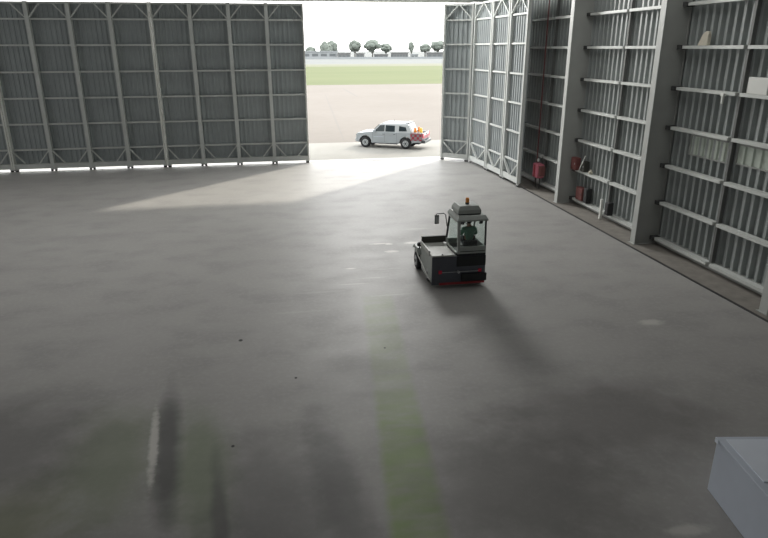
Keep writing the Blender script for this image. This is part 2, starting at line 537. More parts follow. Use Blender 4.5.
# ------------------------------------------------------------------ hangar doors
ZR = [0.30, 1.27, 2.74, 4.20, 5.65, 7.10, 8.48, 9.32]
def leaf(name, origin, ang, bays, label, pitch=0.27, ends='pale', mid_brace=0.16, rib=0.035, pw=0.20, dp=0.355, ew=0.075):
    t = empty(name, (origin[0], origin[1], 0), ang)
    struct(t, label, 'door')
    W = sum(bays)
    corrugated(W, 0.20, 9.40, pitch, rib, y0=dp + 0.045).build('cladding', M['door_sheet'], t)
    xs = [0]
    for b in bays: xs.append(xs[-1] + b)
    for i, x in enumerate(xs):
        e = i in (0, len(xs) - 1)
        wd = ew if e else pw
        xx = min(max(x, wd / 2 + 0.004), W - wd / 2 - 0.004)
        MB().box(xx - wd / 2, xx + wd / 2, 0.0, dp, 0.17, 9.40).build('post', M['frame_pale'] if (e and ends == 'pale') else M['frame'], t)
        # wheel bogie under each post
        wb = empty_part('wheel', t)
        MB().box(max(0.0, xx - 0.16), min(W, xx + 0.16), dp * 0.3, dp * 0.75, 0.10, 0.169).build('bracket', M['frame'], wb)
        for sx in (-0.11, 0.11):
            xw = min(max(xx + sx, 0.07), W - 0.07)
            MB().lathe([(0.06, dp * 0.35), (0.075, dp * 0.38), (0.075, dp * 0.65), (0.06, dp * 0.68)], 12, 'Y', (xw, 0, 0.077)).build('roller', M['dark_steel'], wb)
    for i, b in enumerate(bays):
        x0, x1 = xs[i], xs[i + 1]
        a0 = x0 + (ew + 0.005 if i == 0 else pw / 2)
        a1 = x1 - (ew + 0.005 if i == len(bays) - 1 else pw / 2)
        for j, z in enumerate(ZR):
            if j == 0: MB().box(a0, a1, 0.03, dp - 0.055, 0.18, 0.46).build('rail', M['frame'], t)
            elif j == len(ZR) - 1: MB().box(a0, a1, 0.03, dp - 0.055, 9.28, 9.38).build('rail', M['frame'], t)
            else: MB().box(a0, a1, dp * 0.45, dp - 0.015, z - 0.045, z + 0.045).build('rail', M['frame'], t)
        m0 = (a0 + a1) / 2 - mid_brace * b
        m1 = (a0 + a1) / 2 + mid_brace * b
        for (p, q) in (((a0, 1.22), (m0, 0.44)), ((a1, 1.22), (m1, 0.44)), ((a0, 8.55), (m0, 9.28)), ((a1, 8.55), (m1, 9.28))):
            MB().bar((p[0], 0.07, p[1]), (q[0], 0.07, q[1]), 0.06, 0.11, (0, 1, 0)).build('brace', M['frame'], t)
    return t
def empty_part(name, parent):
    o = bpy.data.objects.new(name, None)
    o.empty_display_size = 0.1
    COL.objects.link(o)
    o.parent = parent
    return o

B4 = [2.17] * 4
leaf('door_1', (-6.42, YD), 0, B4, 'tall grey sliding door leaf immediately left of the doorway')
leaf('door_2', (-15.14, YD), 0, B4, 'tall grey sliding door leaf second from the doorway on the left')
leaf('door_3', (-23.86, YD), 0, B4, 'tall grey sliding door leaf at the far left edge')
def rleaf(name, a, b, label, pitch, ends='n'):
    L = math.hypot(b[0] - a[0], b[1] - a[1])
    return leaf(name, a, math.atan2(b[1] - a[1], b[0] - a[0]), [L], label, pitch, ends, 0.04, 0.045, dp=0.17, ew=0.11)
rleaf('door_4', (10.73, 39.85), (12.22, 38.66), 'narrow corner leaf at the right edge of the doorway', 0.30)
rleaf('door_5', (12.24, 38.5), (12.36, 35.75), 'first folded leaf behind the corner leaf on the right', 0.30)
rleaf('door_6', (12.36, 35.6), (12.42, 33.2), 'middle folded leaf along the right hand side', 0.30)
rleaf('door_7', (12.42, 33.05), (12.44, 30.75), 'nearest folded leaf along the right hand side', 0.30)

# lintel and door guide
lt = empty('trim_6', (0, 0, 0))
struct(lt, 'pale steel lintel above the doors', 'beam')
MB().box(-24.2, 12.6, YD - 0.15, YD + 0.55, 9.52, 9.70).build('guide_channel', M['frame_pale'], lt)
MB().box(-30, 14.3, YD + 0.6, YD + 0.9, 9.60, 13.2).build('fascia', M['frame'], lt)

# rails in the floor
def rail_pts():
    p = [(-24, YD + 0.18), (9.6, YD + 0.18)]
    for k in range(1, 9):
        a = k / 8 * PI / 2
        p.append((9.6 + 3.0 * math.sin(a), YD + 0.18 - 3.0 * (1 - math.cos(a))))
    p.append((12.72, 30.2))
    return p
rl = MB()
pp = rail_pts()
for a, b in zip(pp, pp[1:]):
    rl.bar((a[0], a[1], 0.0), (b[0], b[1], 0.0), 0.05, 0.012)
struct(rl.build('trim_7', M['dark_steel']), 'steel door rail let into the floor', 'rail')
ch = MB()
ch.box(12.66, 12.76, 4, 30.4, -0.02, 0.006)
struct(ch.build('trim_8', M['black']), 'dark drain slot along the right wall', 'drain')
gt = MB().box(12.77, 14.2, 4, 40.0, -0.02, 0.004)
struct(gt.build('trim_9', M['gutter']), 'brown stained concrete strip at the foot of the right wall', 'ground')

# ------------------------------------------------------------------ right wall
wr = empty('wall_right', (0, 0, 0))
struct(wr, 'ribbed grey cladding wall with horizontal steel girts', 'wall')
# cladding runs along Y at X = 14.05, ribs towards -X : local +x -> -Y so ribs (-y) -> -X
cs = corrugated(36, 0.30, 13.2, 0.345, 0.13, flat=0.46).build('cladding', M['wall_sheet'], wr, loc=(14.05, 40.8, 0), rot=(0, 0, -PI / 2))
MB().box(13.90, 14.25, 4.8, 40.8, 0.0, 0.30).build('plinth', M['column'], wr)
COLS = [33.8, 27.2, 20.5, 13.85, 7.2]
GZ = [0.24, 1.58, 2.92, 4.25, 5.57, 6.90, 8.23, 9.56]
for i in range(len(COLS) - 1):
    y1, y0 = COLS[i], COLS[i + 1]
    ym = (y0 + y1) / 2
    for z in GZ:
        for (a, b) in ((y0 + 0.42, ym - 0.09), (ym + 0.09, y1 - 0.34)):
            g = MB().box(13.66, 13.89, a, b, z - 0.05, z + 0.05)
            g.build('girt', M['girt'], wr)
        MB().box(13.60, 13.90, y0 + 0.14, y0 + 0.42, z - 0.07, z + 0.07).build('cleat', M['dark_steel'], wr)
        MB().box(13.60, 13.90, y1 - 0.34, y1 - 0.14, z - 0.07, z + 0.07).build('cleat', M['dark_steel'], wr)
    MB().box(13.76, 13.90, ym - 0.05, ym + 0.05, 0.31, 11.5).build('strut', M['strut'], wr)
MB().box(13.62, 13.90, 34.2, 39.8, 2.9, 3.0).build('girt', M['girt'], wr)

names = {33.8: 'grey steel wall column hidden behind the folded door leaves',
         27.2: 'grey steel wall column nearest the folded door leaves',
         20.5: 'grey steel wall column in the middle of the right wall',
         13.85: 'grey steel wall column at the right edge of the view'}
for y in COLS[1:4]:
    t = empty('steel_column', (13.0, y, 0))
    tag(t, names[y], 'column', 'columns along the right wall')
    MB().box(0.0, 0.025, -0.15, 0.15, 0.02, 12.8).build('flange', M['column_pale'], t)
    MB().box(0.925, 0.95, -0.15, 0.15, 0.02, 12.8).build('flange', M['column'], t)
    MB().box(0.025, 0.925, -0.11, -0.09, 0.02, 12.8).build('web', M['column'], t)
    MB().box(-0.06, 0.97, -0.2, 0.2, 0.004, 0.02).build('base_plate', M['column'], t)

# two pale strips added on the cladding to imitate reflections in viewing glass
def reflection_strip(name, ya, yb, za, zb, label):
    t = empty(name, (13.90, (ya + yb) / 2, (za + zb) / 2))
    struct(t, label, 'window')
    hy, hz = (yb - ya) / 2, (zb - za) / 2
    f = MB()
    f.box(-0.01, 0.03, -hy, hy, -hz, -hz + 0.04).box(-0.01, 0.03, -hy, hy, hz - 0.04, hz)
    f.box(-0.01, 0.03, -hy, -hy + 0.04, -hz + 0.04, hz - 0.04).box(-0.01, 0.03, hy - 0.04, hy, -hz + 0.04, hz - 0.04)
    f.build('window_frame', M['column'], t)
    corrugated(2 * hy - 0.09, -hz + 0.045, hz - 0.045, 0.345, 0.035, flat=0.46).build('reflection_strip', M['translucent'], t, loc=(0.02, hy - 0.045, 0), rot=(0, 0, -PI / 2))
reflection_strip('window_1', 14.3, 17.05, 3.52, 4.14, 'pale strip imitating a glass reflection high on the right wall')
reflection_strip('window_2', 17.3, 19.3, 3.46, 4.14, 'shorter pale strip imitating a glass reflection beside the strut')

# frames added around the fill lights (all out of the frame)
def window_frame(num, loc, rot, w_, h_, nb):
    t = empty('window_%d' % num, loc)
    t.rotation_euler = rot
    struct(t, 'frame around an added fill light of the hangar', 'window')
    f = MB()
    f.box(-w_ / 2 - 0.1, w_ / 2 + 0.1, h_ / 2, h_ / 2 + 0.1, -0.04, 0.08).box(-w_ / 2 - 0.1, w_ / 2 + 0.1, -h_ / 2 - 0.1, -h_ / 2, -0.04, 0.08)
    f.box(-w_ / 2 - 0.1, -w_ / 2, -h_ / 2, h_ / 2, -0.04, 0.08).box(w_ / 2, w_ / 2 + 0.1, -h_ / 2, h_ / 2, -0.04, 0.08)
    f.build('window_frame', M['frame'], t)
window_frame(3, (6, 40.05, 11.6), (-PI / 2, 0, 0), 4, 2.6, 4)
window_frame(4, (-12, 40.05, 11.6), (-PI / 2, 0, 0), 14, 2.6, 4)
window_frame(5, (-29.7, 22, 5.5), (PI / 2, 0, -PI / 2), 26, 5, 6)
window_frame(6, (0, -11.7, 9.5), (PI / 2, 0, 0), 18, 4, 6)
window_frame(7, (10, 20, 12.68), (PI, 0, 0), 5, 8, 2)
window_frame(8, (-8, 22, 12.68), (PI, 0, 0), 12, 6, 2)

# rest of the hangar shell, behind and above the camera
struct(MB().box(-30.3, -30, -12, 41, 0, 13.2).build('wall_left', M['inner_wall']))
struct(MB().box(-30.3, 14.3, -12.3, -12, 0, 13.2).build('wall_back', M['inner_wall']))
struct(MB().box(-30.3, 16.3, -12.3, 41.5, 13.2, 13.4).build('ceiling', M['roof']))
struct(MB().box(14.26, 14.5, -12, 4.8, 0, 13.2).build('wall_side', M['inner_wall']))
struct(MB().box(-30, -23.9, YD, YD + 0.5, 0, 9.44).build('wall_front', M['door_sheet']))
struct(MB().box(12.75, 14.06, YD + 0.55, YD + 0.8, 0, 9.44).build('wall_corner', M['door_sheet']))

# ------------------------------------------------------------------ tow tractor with side cab
TX, TY = 5.33, 17.3
tr = empty('tow_tractor', (TX, TY, 0))
tag(tr, 'grey airport tow tractor with offset cab standing on the hangar floor', 'tow tractor')
# chassis : side profile extruded across
def prism_x(prof, x0, x1):
    n = len(prof)
    vs = [(x0, y, z) for y, z in prof] + [(x1, y, z) for y, z in prof]
    fs = [tuple(range(n)), tuple(range(2 * n - 1, n - 1, -1))] + [(i, (i + 1) % n, n + (i + 1) % n, n + i) for i in range(n)]
    return MB().add(vs, fs)
prof = [(0.03, 0.14), (0.03, 0.98), (1.45, 0.98), (1.45, 0.62), (1.50, 0.62)]
# front wheel arch
for k in range(9):
    a = PI - k * PI / 8
    prof.append((1.88 + 0.34 * math.cos(a), 0.34 + 0.34 * math.sin(a)))
prof += [(2.34, 0.20), (2.46, 0.30), (2.46, 0.70), (2.30, 0.78), (1.45, 0.80), (1.45, 0.60), (1.3, 0.14)]
# plain clean outline instead of a self crossing one
prof = [(0.03, 0.14), (1.40, 0.14), (1.46, 0.30)]
for k in range(9):
    a = PI - k * PI / 8
    prof.append((1.88 + 0.36 * math.cos(a), 0.30 + 0.34 * math.sin(a)))
prof += [(2.34, 0.18), (2.46, 0.26), (2.46, 0.66), (2.34, 0.74), (1.55, 0.80), (1.52, 0.98), (0.03, 0.98)]
prism_x(prof, -0.82, 0.82).build('chassis', M['tractor_grey'], tr, bevel=0.015)
rp_ = MB().box(-0.835, 0.835, -0.012, 0.028, 0.10, 0.985)
rpn = rp_.build('rear_panel', M['tractor_slate'], tr)
MB().box(-0.07, 0.835, -0.030, -0.014, 0.66, 0.975).build('radiator_grille', M['tractor_dark'], tr)
rg = MB().box(0.08, 0.86, -0.10, -0.014, 0.20, 0.43)
rg.build('rear_hitch_recess', M['tractor_dark'], tr)
MB().box(-0.60, 0.66, -0.034, -0.014, 0.485, 0.50).build('rear_trim_strip', M['steel'], tr)
MB().box(-0.60, 0.82, -0.05, -0.014, 0.10, 0.165).build('bumper', M['red'], tr)
for x in (-0.58, 0.66):
    tl = MB().box(x - 0.05, x + 0.05, -0.045, -0.014, 0.46, 0.56).build('tail_lamp', M['tail_red'], tr)
MB().tube([(-0.02, -0.10, 0.50), (-0.02, -0.02, 0.50)], 0.04).build('tow_pin', M['steel'], tr)
# cargo deck on the left with bulkhead at its front
dk = MB().box(-0.83, -0.13, 0.0, 1.42, 0.985, 1.03)
dk.build('deck', M['tractor_pale'], tr, bevel=0.008)
MB().box(-0.83, -0.02, 1.36, 1.44, 1.031, 1.24).build('bulkhead', M['olive_dark'], tr)
MB().box(-0.86, -0.82, 0.30, 1.44, 0.96, 1.10).build('deck_rim', M['tractor_pale'], tr)
MB().lathe([(0.03, 0), (0.03, 0.035)], 10, 'Z', (-0.50, 0.06, 1.03)).build('filler_cap', M['steel'], tr)
# wheels
def tyre(x, y, r, wd, parent, nm='wheel'):
    t = MB().lathe([(r * 0.62, -wd / 2), (r * 0.93, -wd / 2), (r, -wd / 2 + 0.03), (r, wd / 2 - 0.03), (r * 0.93, wd / 2), (r * 0.62, wd / 2)], 28, 'X', (x, y, r + 0.001)).build(nm, M['rubber'], parent, True)
    MB().lathe([(r * 0.60, -wd / 2 - 0.012), (r * 0.60, wd / 2 + 0.012)], 24, 'X', (x, y, r + 0.001)).build('rim', M['steel'], t)
    MB().lathe([(r * 0.2, -wd / 2 - 0.03), (r * 0.2, wd / 2 + 0.03)], 16, 'X', (x, y, r + 0.001)).build('hub', M['dark_steel'], t)
    return t
tyre(-0.80, 1.88, 0.29, 0.20, tr)
tyre(0.74, 1.88, 0.29, 0.20, tr)
tyre(-0.73, 0.62, 0.27, 0.16, tr)
tyre(0.73, 0.62, 0.27, 0.16, tr)
# left side silver guard rail and fender
MB().tube([(-0.86, 0.12, 0.24), (-0.89, 0.5, 0.34), (-0.93, 1.45, 0.60), (-0.93, 1.7, 0.72)], 0.018).build('side_rail', M['frame_pale'], tr)
fd = MB()
fd.loft([[(-0.91, 1.45, 0.60), (-0.80, 1.45, 0.60), (-0.80, 1.45, 0.66), (-0.91, 1.45, 0.66)],
         [(-0.91, 1.62, 0.72), (-0.80, 1.62, 0.72), (-0.80, 1.62, 0.80), (-0.91, 1.62, 0.80)],
         [(-0.91, 2.1, 0.72), (-0.80, 2.1, 0.72), (-0.80, 2.1, 0.80), (-0.91, 2.1, 0.80)],
         [(-0.91, 2.3, 0.60), (-0.80, 2.3, 0.60), (-0.80, 2.3, 0.66), (-0.91, 2.3, 0.66)]])
fd.build('fender', M['tractor_grey'], tr)
hl = MB().lathe([(0.05, 0), (0.075, 0.02), (0.075, 0.10), (0.03, 0.13)], 14, 'Y', (-0.86, 1.50, 0.93)).build('work_lamp', M['black'], tr)
MB().tube([(-0.86, 1.56, 0.78), (-0.86, 1.56, 0.87)], 0.015).build('lamp_stalk', M['dark_steel'], hl)
# cab
CX0, CX1 = -0.06, 0.83
cb = empty_part('cab', tr)
def cpart(nm, mb, m, **k): return mb.build(nm, m, cb, **k)
lo = MB()
lo.box(CX0, CX1, 0.0, 1.20, 0.985, 1.05)
cpart('cab_floor', lo, M['tractor_dark'])
cpart('rear_sill', MB().box(CX0, CX1, -0.02, 0.05, 1.05, 1.27), M['tractor_grey'], bevel=0.01)
cpart('rear_sill_strip', MB().box(CX0 + 0.08, CX1 - 0.04, -0.032, -0.021, 1.115, 1.135), M['black'])
cpart('side_sill', MB().box(CX1 - 0.05, CX1, 0.05, 1.20, 1.05, 1.27), M['tractor_grey'])
cpart('front_cowl', MB().box(CX0, CX1, 1.08, 1.34, 1.05, 1.24), M['tractor_grey'], bevel=0.02)
# pillars
for (a, b, wd, mm) in (((CX0 + 0.04, 0.02, 1.27), (CX0 + 0.04, 0.06, 2.06), 0.08, 'tractor_grey'),
                       ((CX1 - 0.02, 0.02, 1.27), (CX1 - 0.02, 0.06, 2.06), 0.045, 'dark_steel'),
                       ((CX0 + 0.00, 1.22, 1.24), (CX0 + 0.02, 1.00, 2.06), 0.05, 'black'),
                       ((CX1 - 0.03, 1.22, 1.24), (CX1 - 0.03, 1.00, 2.06), 0.05, 'tractor_grey')):
    cpart('pillar', MB().bar(a, b, wd, wd, (0, 1, 0)), M[mm])
for za, yb_ in ((1.06, 1.16), (2.03, 1.0)):
    cpart('door_frame_bar', MB().bar((CX0, 0.10, za), (CX0, yb_, za), 0.05, 0.05), M['tractor_pale'])
cpart('door_glass', MB().box(CX0 - 0.005, CX0 + 0.005, 0.12, 1.04, 1.09, 2.02), M['glass'])
cpart('rear_window', MB().box(CX0 + 0.09, CX1 - 0.05, 0.03, 0.038, 1.275, 2.03), M['glass'])
cpart('side_window', MB().box(CX1 - 0.025, CX1 - 0.018, 0.08, 1.0, 1.28, 2.03), M['glass'])
cpart('windscreen', MB().box(CX0 + 0.05, CX1 - 0.07, 1.10, 1.108, 1.26, 2.03), M['glass'])
rf = MB()
rf.loft([[(CX0 - 0.03, -0.05, 2.05), (CX1 + 0.02, -0.05, 2.05), (CX1 + 0.02, 1.12, 2.05), (CX0 - 0.03, 1.12, 2.05)],
         [(CX0 - 0.03, -0.05, 2.10), (CX1 + 0.02, -0.05, 2.10), (CX1 + 0.02, 1.12, 2.10), (CX0 - 0.03, 1.12, 2.10)],
         [(CX0 + 0.03, 0.05, 2.21), (CX1 - 0.03, 0.05, 2.21), (CX1 - 0.03, 1.05, 2.21), (CX0 + 0.03, 1.05, 2.21)]])
cpart('roof', rf, M['tractor_grey'], bevel=0.012)
ac = MB()
ac.loft([[(CX0 + 0.02, 0.12, 2.245), (CX1 - 0.15, 0.12, 2.245), (CX1 - 0.15, 0.86, 2.245), (CX0 + 0.02, 0.86, 2.245)],
         [(CX0 + 0.03, 0.13, 2.36), (CX1 - 0.16, 0.13, 2.36), (CX1 - 0.16, 0.85, 2.36), (CX0 + 0.03, 0.85, 2.36)],
         [(CX0 + 0.09, 0.20, 2.47), (CX1 - 0.22, 0.20, 2.47), (CX1 - 0.22, 0.78, 2.47), (CX0 + 0.09, 0.78, 2.47)]])
cpart('roof_unit', ac, M['tractor_grey'], bevel=0.008)
cpart('roof_unit_base', MB().box(CX0 + 0.06, CX1 - 0.16, 0.16, 0.82, 2.211, 2.244), M['black'])
bc = cpart('beacon', MB().lathe([(0.055, 2.525), (0.055, 2.63), (0.045, 2.66)], 16, 'Z', (0.33, 0.45, 0)), M['amber'], smooth=False)
MB().lathe([(0.06, 2.471), (0.06, 2.525)], 16, 'Z', (0.33, 0.45, 0)).build('beacon_base', M['olive_dark'], cb)
cpart('mirror_arm', MB().tube([(CX0 - 0.03, 1.10, 1.62), (CX0 - 0.08, 1.12, 1.98), (CX0 - 0.14, 1.12, 2.04), (CX0 - 0.36, 1.12, 2.03), (CX0 - 0.40, 1.12, 1.98)], 0.014), M['black'])
cpart('mirror', MB().box(CX0 - 0.44, CX0 - 0.30, 1.07, 1.11, 1.72, 2.00), M['dark_steel'], bevel=0.015)
cpart('mirror_glass', MB().box(CX0 - 0.42, CX0 - 0.32, 1.062, 1.069, 1.76, 1.96), M['steel'])
for xa_ in (CX0 + 0.10, CX1 - 0.22):
    cpart('rear_work_lamp', MB().box(xa_, xa_ + 0.10, 0.045, 0.09, 1.95, 2.04), M['black'])
# seat and controls
st = cpart('seat', MB().box(0.14, 0.64, 0.28, 0.78, 1.14, 1.235), M['black'], bevel=0.03)
cpart('seat_base', MB().box(0.22, 0.56, 0.34, 0.72, 1.05, 1.14), M['tractor_dark'])
cpart('seat_back', MB().box(0.17, 0.61, 0.14, 0.25, 1.20, 1.40), M['tractor_dark'], bevel=0.03)
sw = cpart('steering_column', MB().tube([(0.38, 1.05, 1.2), (0.38, 0.93, 1.60)], 0.025), M['black'])
ringp = [(0.38 + 0.17 * math.cos(k * PI / 10), 0.92 + 0.05 * math.sin(k * PI / 10), 1.61 + 0.15 * math.sin(k * PI / 10)) for k in range(21)]
cpart('steering_wheel', MB().tube(ringp, 0.013, 8), M['black'])

# ------------------------------------------------------------------ driver
def skin_mesh(name, joints, edges, m, parent=None, levels=1, loc=None):
    me = bpy.data.meshes.new(name)
    me.from_pydata([j[0] for j in joints], edges, [])
    o = bpy.data.objects.new(name, me)
    COL.objects.link(o)
    bm = bmesh.new()
    bm.from_mesh(me)
    ly = bm.verts.layers.skin.verify()
    for v, j in zip(bm.verts, joints):
        r = j[1]
        v[ly].radius = (r, r) if isinstance(r, float) else r
    bm.verts.ensure_lookup_table()
    bm.verts[0][ly].use_root = True
    bm.to_mesh(me)
    bm.free()
    s = o.modifiers.new('skin', 'SKIN')
    s.use_smooth_shade = True
    sb = o.modifiers.new('sub', 'SUBSURF')
    sb.levels = sb.render_levels = levels
    bpy.context.view_layer.update()
    dg = bpy.context.evaluated_depsgraph_get()
    me2 = bpy.data.meshes.new_from_object(o.evaluated_get(dg))
    o.modifiers.clear()
    o.data = me2
    o.data.materials.clear()
    o.data.materials.append(m)
    for p in o.data.polygons: p.use_smooth = True
    if parent: o.parent = parent
    return o
px, py, pz = TX + 0.42, TY + 0.46, 1.275
dr = empty('person', (px, py, pz))
tag(dr, 'seated driver in green jacket with dark hair inside the tractor cab', 'person')
J = [((0, 0, 0.10), 0.125), ((0, -0.02, 0.25), 0.13), ((0, -0.03, 0.42), 0.14), ((0, -0.01, 0.52), 0.055), ((0, 0.02, 0.58), 0.05),
     ((0, 0.04, 0.64), 0.075), ((0, 0.05, 0.72), 0.07)]
Ed = [(0, 1), (1, 2), (2, 3), (3, 4), (4, 5), (5, 6)]
def limb(J, Ed, root, pts):
    prev = root
    for p, r in pts:
        J.append((p, r))
        Ed.append((prev, len(J) - 1))
        prev = len(J) - 1
    return prev
hands = []
for s in (-1, 1):
    limb(J, Ed, 0, [((s * 0.09, 0.06, 0.06), 0.085), ((s * 0.12, 0.36, 0.06), 0.065), ((s * 0.12, 0.42, -0.08), 0.052), ((s * 0.12, 0.43, -0.16), 0.040), ((s * 0.12, 0.52, -0.185), 0.033)])
    e = limb(J, Ed, 2, [((s * 0.17, -0.02, 0.43), 0.065), ((s * 0.23, 0.04, 0.24), 0.048), ((s * 0.20, 0.26, 0.23), 0.036), ((s * 0.175, 0.36, 0.27), 0.028), ((s * 0.17, 0.41, 0.285), 0.03)])
    for k in range(4):
        x = s * (0.14 + k * 0.019)
        limb(J, Ed, e, [((x, 0.45, 0.30), 0.0085), ((x, 0.475, 0.285), 0.008), ((x, 0.468, 0.262 + 0.004 * k), 0.007)])
    limb(J, Ed, e, [((s * 0.13, 0.42, 0.275), 0.010), ((s * 0.125, 0.45, 0.26), 0.009)])
body = skin_mesh('body', J, Ed, M['skin'], dr, 1)
# jacket over trunk and arms
JJ = [((0, 0, 0.03), 0.165), ((0, -0.02, 0.25), 0.15), ((0, -0.03, 0.41), 0.155), ((0, -0.015, 0.49), 0.08)]
EE = [(0, 1), (1, 2), (2, 3)]
for s in (-1, 1):
    limb(JJ, EE, 2, [((s * 0.17, -0.02, 0.42), 0.09), ((s * 0.235, 0.04, 0.24), 0.066), ((s * 0.20, 0.26, 0.23), 0.05), ((s * 0.18, 0.34, 0.26), 0.042)])
skin_mesh('jacket', JJ, EE, M['green_jacket'], dr, 1)
TJ = [((0, 0, 0.07), 0.14)]
TE = []
for s in (-1, 1):
    limb(TJ, TE, 0, [((s * 0.09, 0.06, 0.06), 0.10), ((s * 0.12, 0.36, 0.06), 0.08), ((s * 0.12, 0.42, -0.07), 0.064), ((s * 0.12, 0.425, -0.13), 0.055)])
skin_mesh('trousers', TJ, TE, M['trousers'], dr, 1)
hr = MB().blob((0, 0.015, 0.675), 0.088, 0.092, 0.105, 3, 0.04, 3)
hr.build('hair', M['hair'], dr, True)
fc = MB().lathe([(0.006, 0.0), (0.014, -0.02)], 8, 'Y', (0, 0.145, 0.665))
fc.build('nose', M['skin'], dr, True)
for s in (-1, 1):
    MB().blob((s * 0.03, 0.112, 0.685), 0.011, 0.008, 0.008, 1, 0.0, 1).build('eye', M['white_trim'], dr)
    MB().blob((s * 0.082, 0.04, 0.665), 0.012, 0.02, 0.03, 1, 0.0, 1).build('ear', M['skin'], dr)
MB().box(-0.025, 0.025, 0.108, 0.118, 0.618, 0.626).build('mouth', M['dull_red'], dr)

# ------------------------------------------------------------------ pickup truck
pk = empty('pickup_truck', (8.51, 46.23, 0), R(151.4))
tag(pk, 'white double cab pickup truck with red checker markings parked outside on the concrete', 'truck')
def prism_y(prof, y0, y1, mb=None):
    n = len(prof)
    vs = [(x, y0, z) for x, z in prof] + [(x, y1, z) for x, z in prof]
    fs = [tuple(range(n)), tuple(range(2 * n - 1, n - 1, -1))] + [(i, (i + 1) % n, n + (i + 1) % n, n + i) for i in range(n)]
    return (mb or MB()).add(vs, fs)
def arch(cx, r=0.47, n=10, zc=0.40):
    return [(cx + r * math.cos(k * PI / n), zc + r * math.sin(k * PI / n)) for k in range(n + 1)]
pf = [(2.25, 0.42), (2.27, 0.72), (2.22, 0.98), (2.05, 1.06), (1.10, 1.16), (-1.95, 1.16), (-1.95, 0.80), (-2.68, 0.80), (-2.68, 0.50), (-2.05, 0.45)]
pf += list(reversed(arch(-1.54)))
pf += [(-1.05, 0.36), (1.05, 0.36)]
pf += list(reversed(arch(1.54)))
pf += [(2.06, 0.38)]
pb = prism_y(pf, -0.89, 0.89)
pb.build('body', M['white_paint'], pk, bevel=0.02)
# underside and arch lining
MB().box(-2.5, 2.2, -0.62, 0.62, 0.34, 0.60).build('underframe', M['black'], pk)
# greenhouse: cabin and short hardtop
zb, zt = 1.16, 1.80
q = dict(bf=1.02, br=-2.0, tf=0.28, t_r=-1.60)
def quad(x0, x1, yy, z): return [(x0, -yy, z), (x1, -yy, z), (x1, yy, z), (x0, yy, z)]
ch_ = MB().loft([quad(-2.0, 1.02, 0.86, zb), quad(-1.74, 0.45, 0.74, 1.68), quad(-1.62, 0.26, 0.68, 1.78), quad(-1.45, 0.1, 0.55, 1.81)])
ch_.build('cabin', M['white_trim'], pk, bevel=0.02)
def side_pt(x, z, s):
    y = 0.86 + (0.74 - 0.86) * (z - zb) / (1.68 - zb)
    return Vector((x, s * (y + 0.006), z))
for s in (-1, 1):
    for (poly) in ([(0.86, 1.20), (0.08, 1.20), (0.08, 1.64), (0.42, 1.62)],
                   [(0.0, 1.20), (-0.72, 1.20), (-0.70, 1.62), (0.0, 1.64)],
                   [(-1.02, 1.24), (-1.62, 1.26), (-1.52, 1.54), (-1.02, 1.60)]):
        m = MB()
        pts = [side_pt(x, z, s) for x, z in poly]
        n = len(pts)
        vs = [tuple(p) for p in pts] + [(p.x, p.y - s * 0.03, p.z) for p in pts]
        m.add(vs, [tuple(range(n)), tuple(range(2 * n - 1, n - 1, -1))] + [(i, (i + 1) % n, n + (i + 1) % n, n + i) for i in range(n)])
        m.build('side_window', M['car_glass'], pk)
    MB().box(0.72, 0.90, s * 0.90 if s > 0 else -1.06, 1.06 if s > 0 else -0.90, 1.18, 1.32).build('wing_mirror', M['white_paint'], pk, bevel=0.02)
    for x in (0.05, -0.78):
        MB().box(x + 0.02, x + 0.16, *( (0.892, 0.91) if s > 0 else (-0.91, -0.892)), 1.00, 1.03).build('door_handle', M['distant_window'], pk)
    for x in (0.96, 0.04, -0.86):
        MB().box(x, x + 0.012, *((0.889, 0.893) if s > 0 else (-0.893, -0.889)), 0.42, 1.15).build('door_seam', M['distant_grey'], pk)
    MB().box(-0.95, 0.98, *((0.86, 0.95) if s > 0 else (-0.95, -0.86)), 0.32, 0.37).build('side_step', M['black'], pk)
    # door writing too small to read: a faint blue line of marks
    for k in range(9):
        MB().box(0.82 - k * 0.085, 0.88 - k * 0.085, *((0.891, 0.896) if s > 0 else (-0.896, -0.891)), 0.80, 0.835).build('door_marking', M['chest_side'], pk)
    # bed side with checker panel
    MB().box(-2.80, -1.952, *((0.83, 0.89) if s > 0 else (-0.89, -0.83)), 0.80, 1.16).build('bed_side', M['white_paint'], pk)
    MB().box(-2.78, -1.90, *((0.892, 0.899) if s > 0 else (-0.899, -0.892)), 0.62, 1.15).build('checker_panel', M['checker'], pk)
    MB().box(-2.845, -2.80, *((0.76, 0.89) if s > 0 else (-0.89, -0.76)), 0.84, 1.12).build('tail_lamp', M['tail_red'], pk)
    MB().box(2.08, 2.275, *((0.56, 0.86) if s > 0 else (-0.86, -0.56)), 0.80, 0.94).build('headlamp', M['distant_window'], pk, bevel=0.02)
m = MB()
m.add([(0.98, -0.80, 1.20), (0.98, 0.80, 1.20), (0.49, 0.70, 1.66), (0.49, -0.70, 1.66), (0.93, -0.80, 1.18), (0.93, 0.80, 1.18), (0.44, 0.70, 1.64), (0.44, -0.70, 1.64)],
      [(0, 1, 2, 3), (7, 6, 5, 4), (0, 4, 5, 1), (1, 5, 6, 2), (2, 6, 7, 3), (3, 7, 4, 0)])
for i in range(len(m.v)): m.v[i] = m.v[i] + Vector((0.035, 0, 0.02))
m.build('windscreen', M['car_glass'], pk)
m = MB()
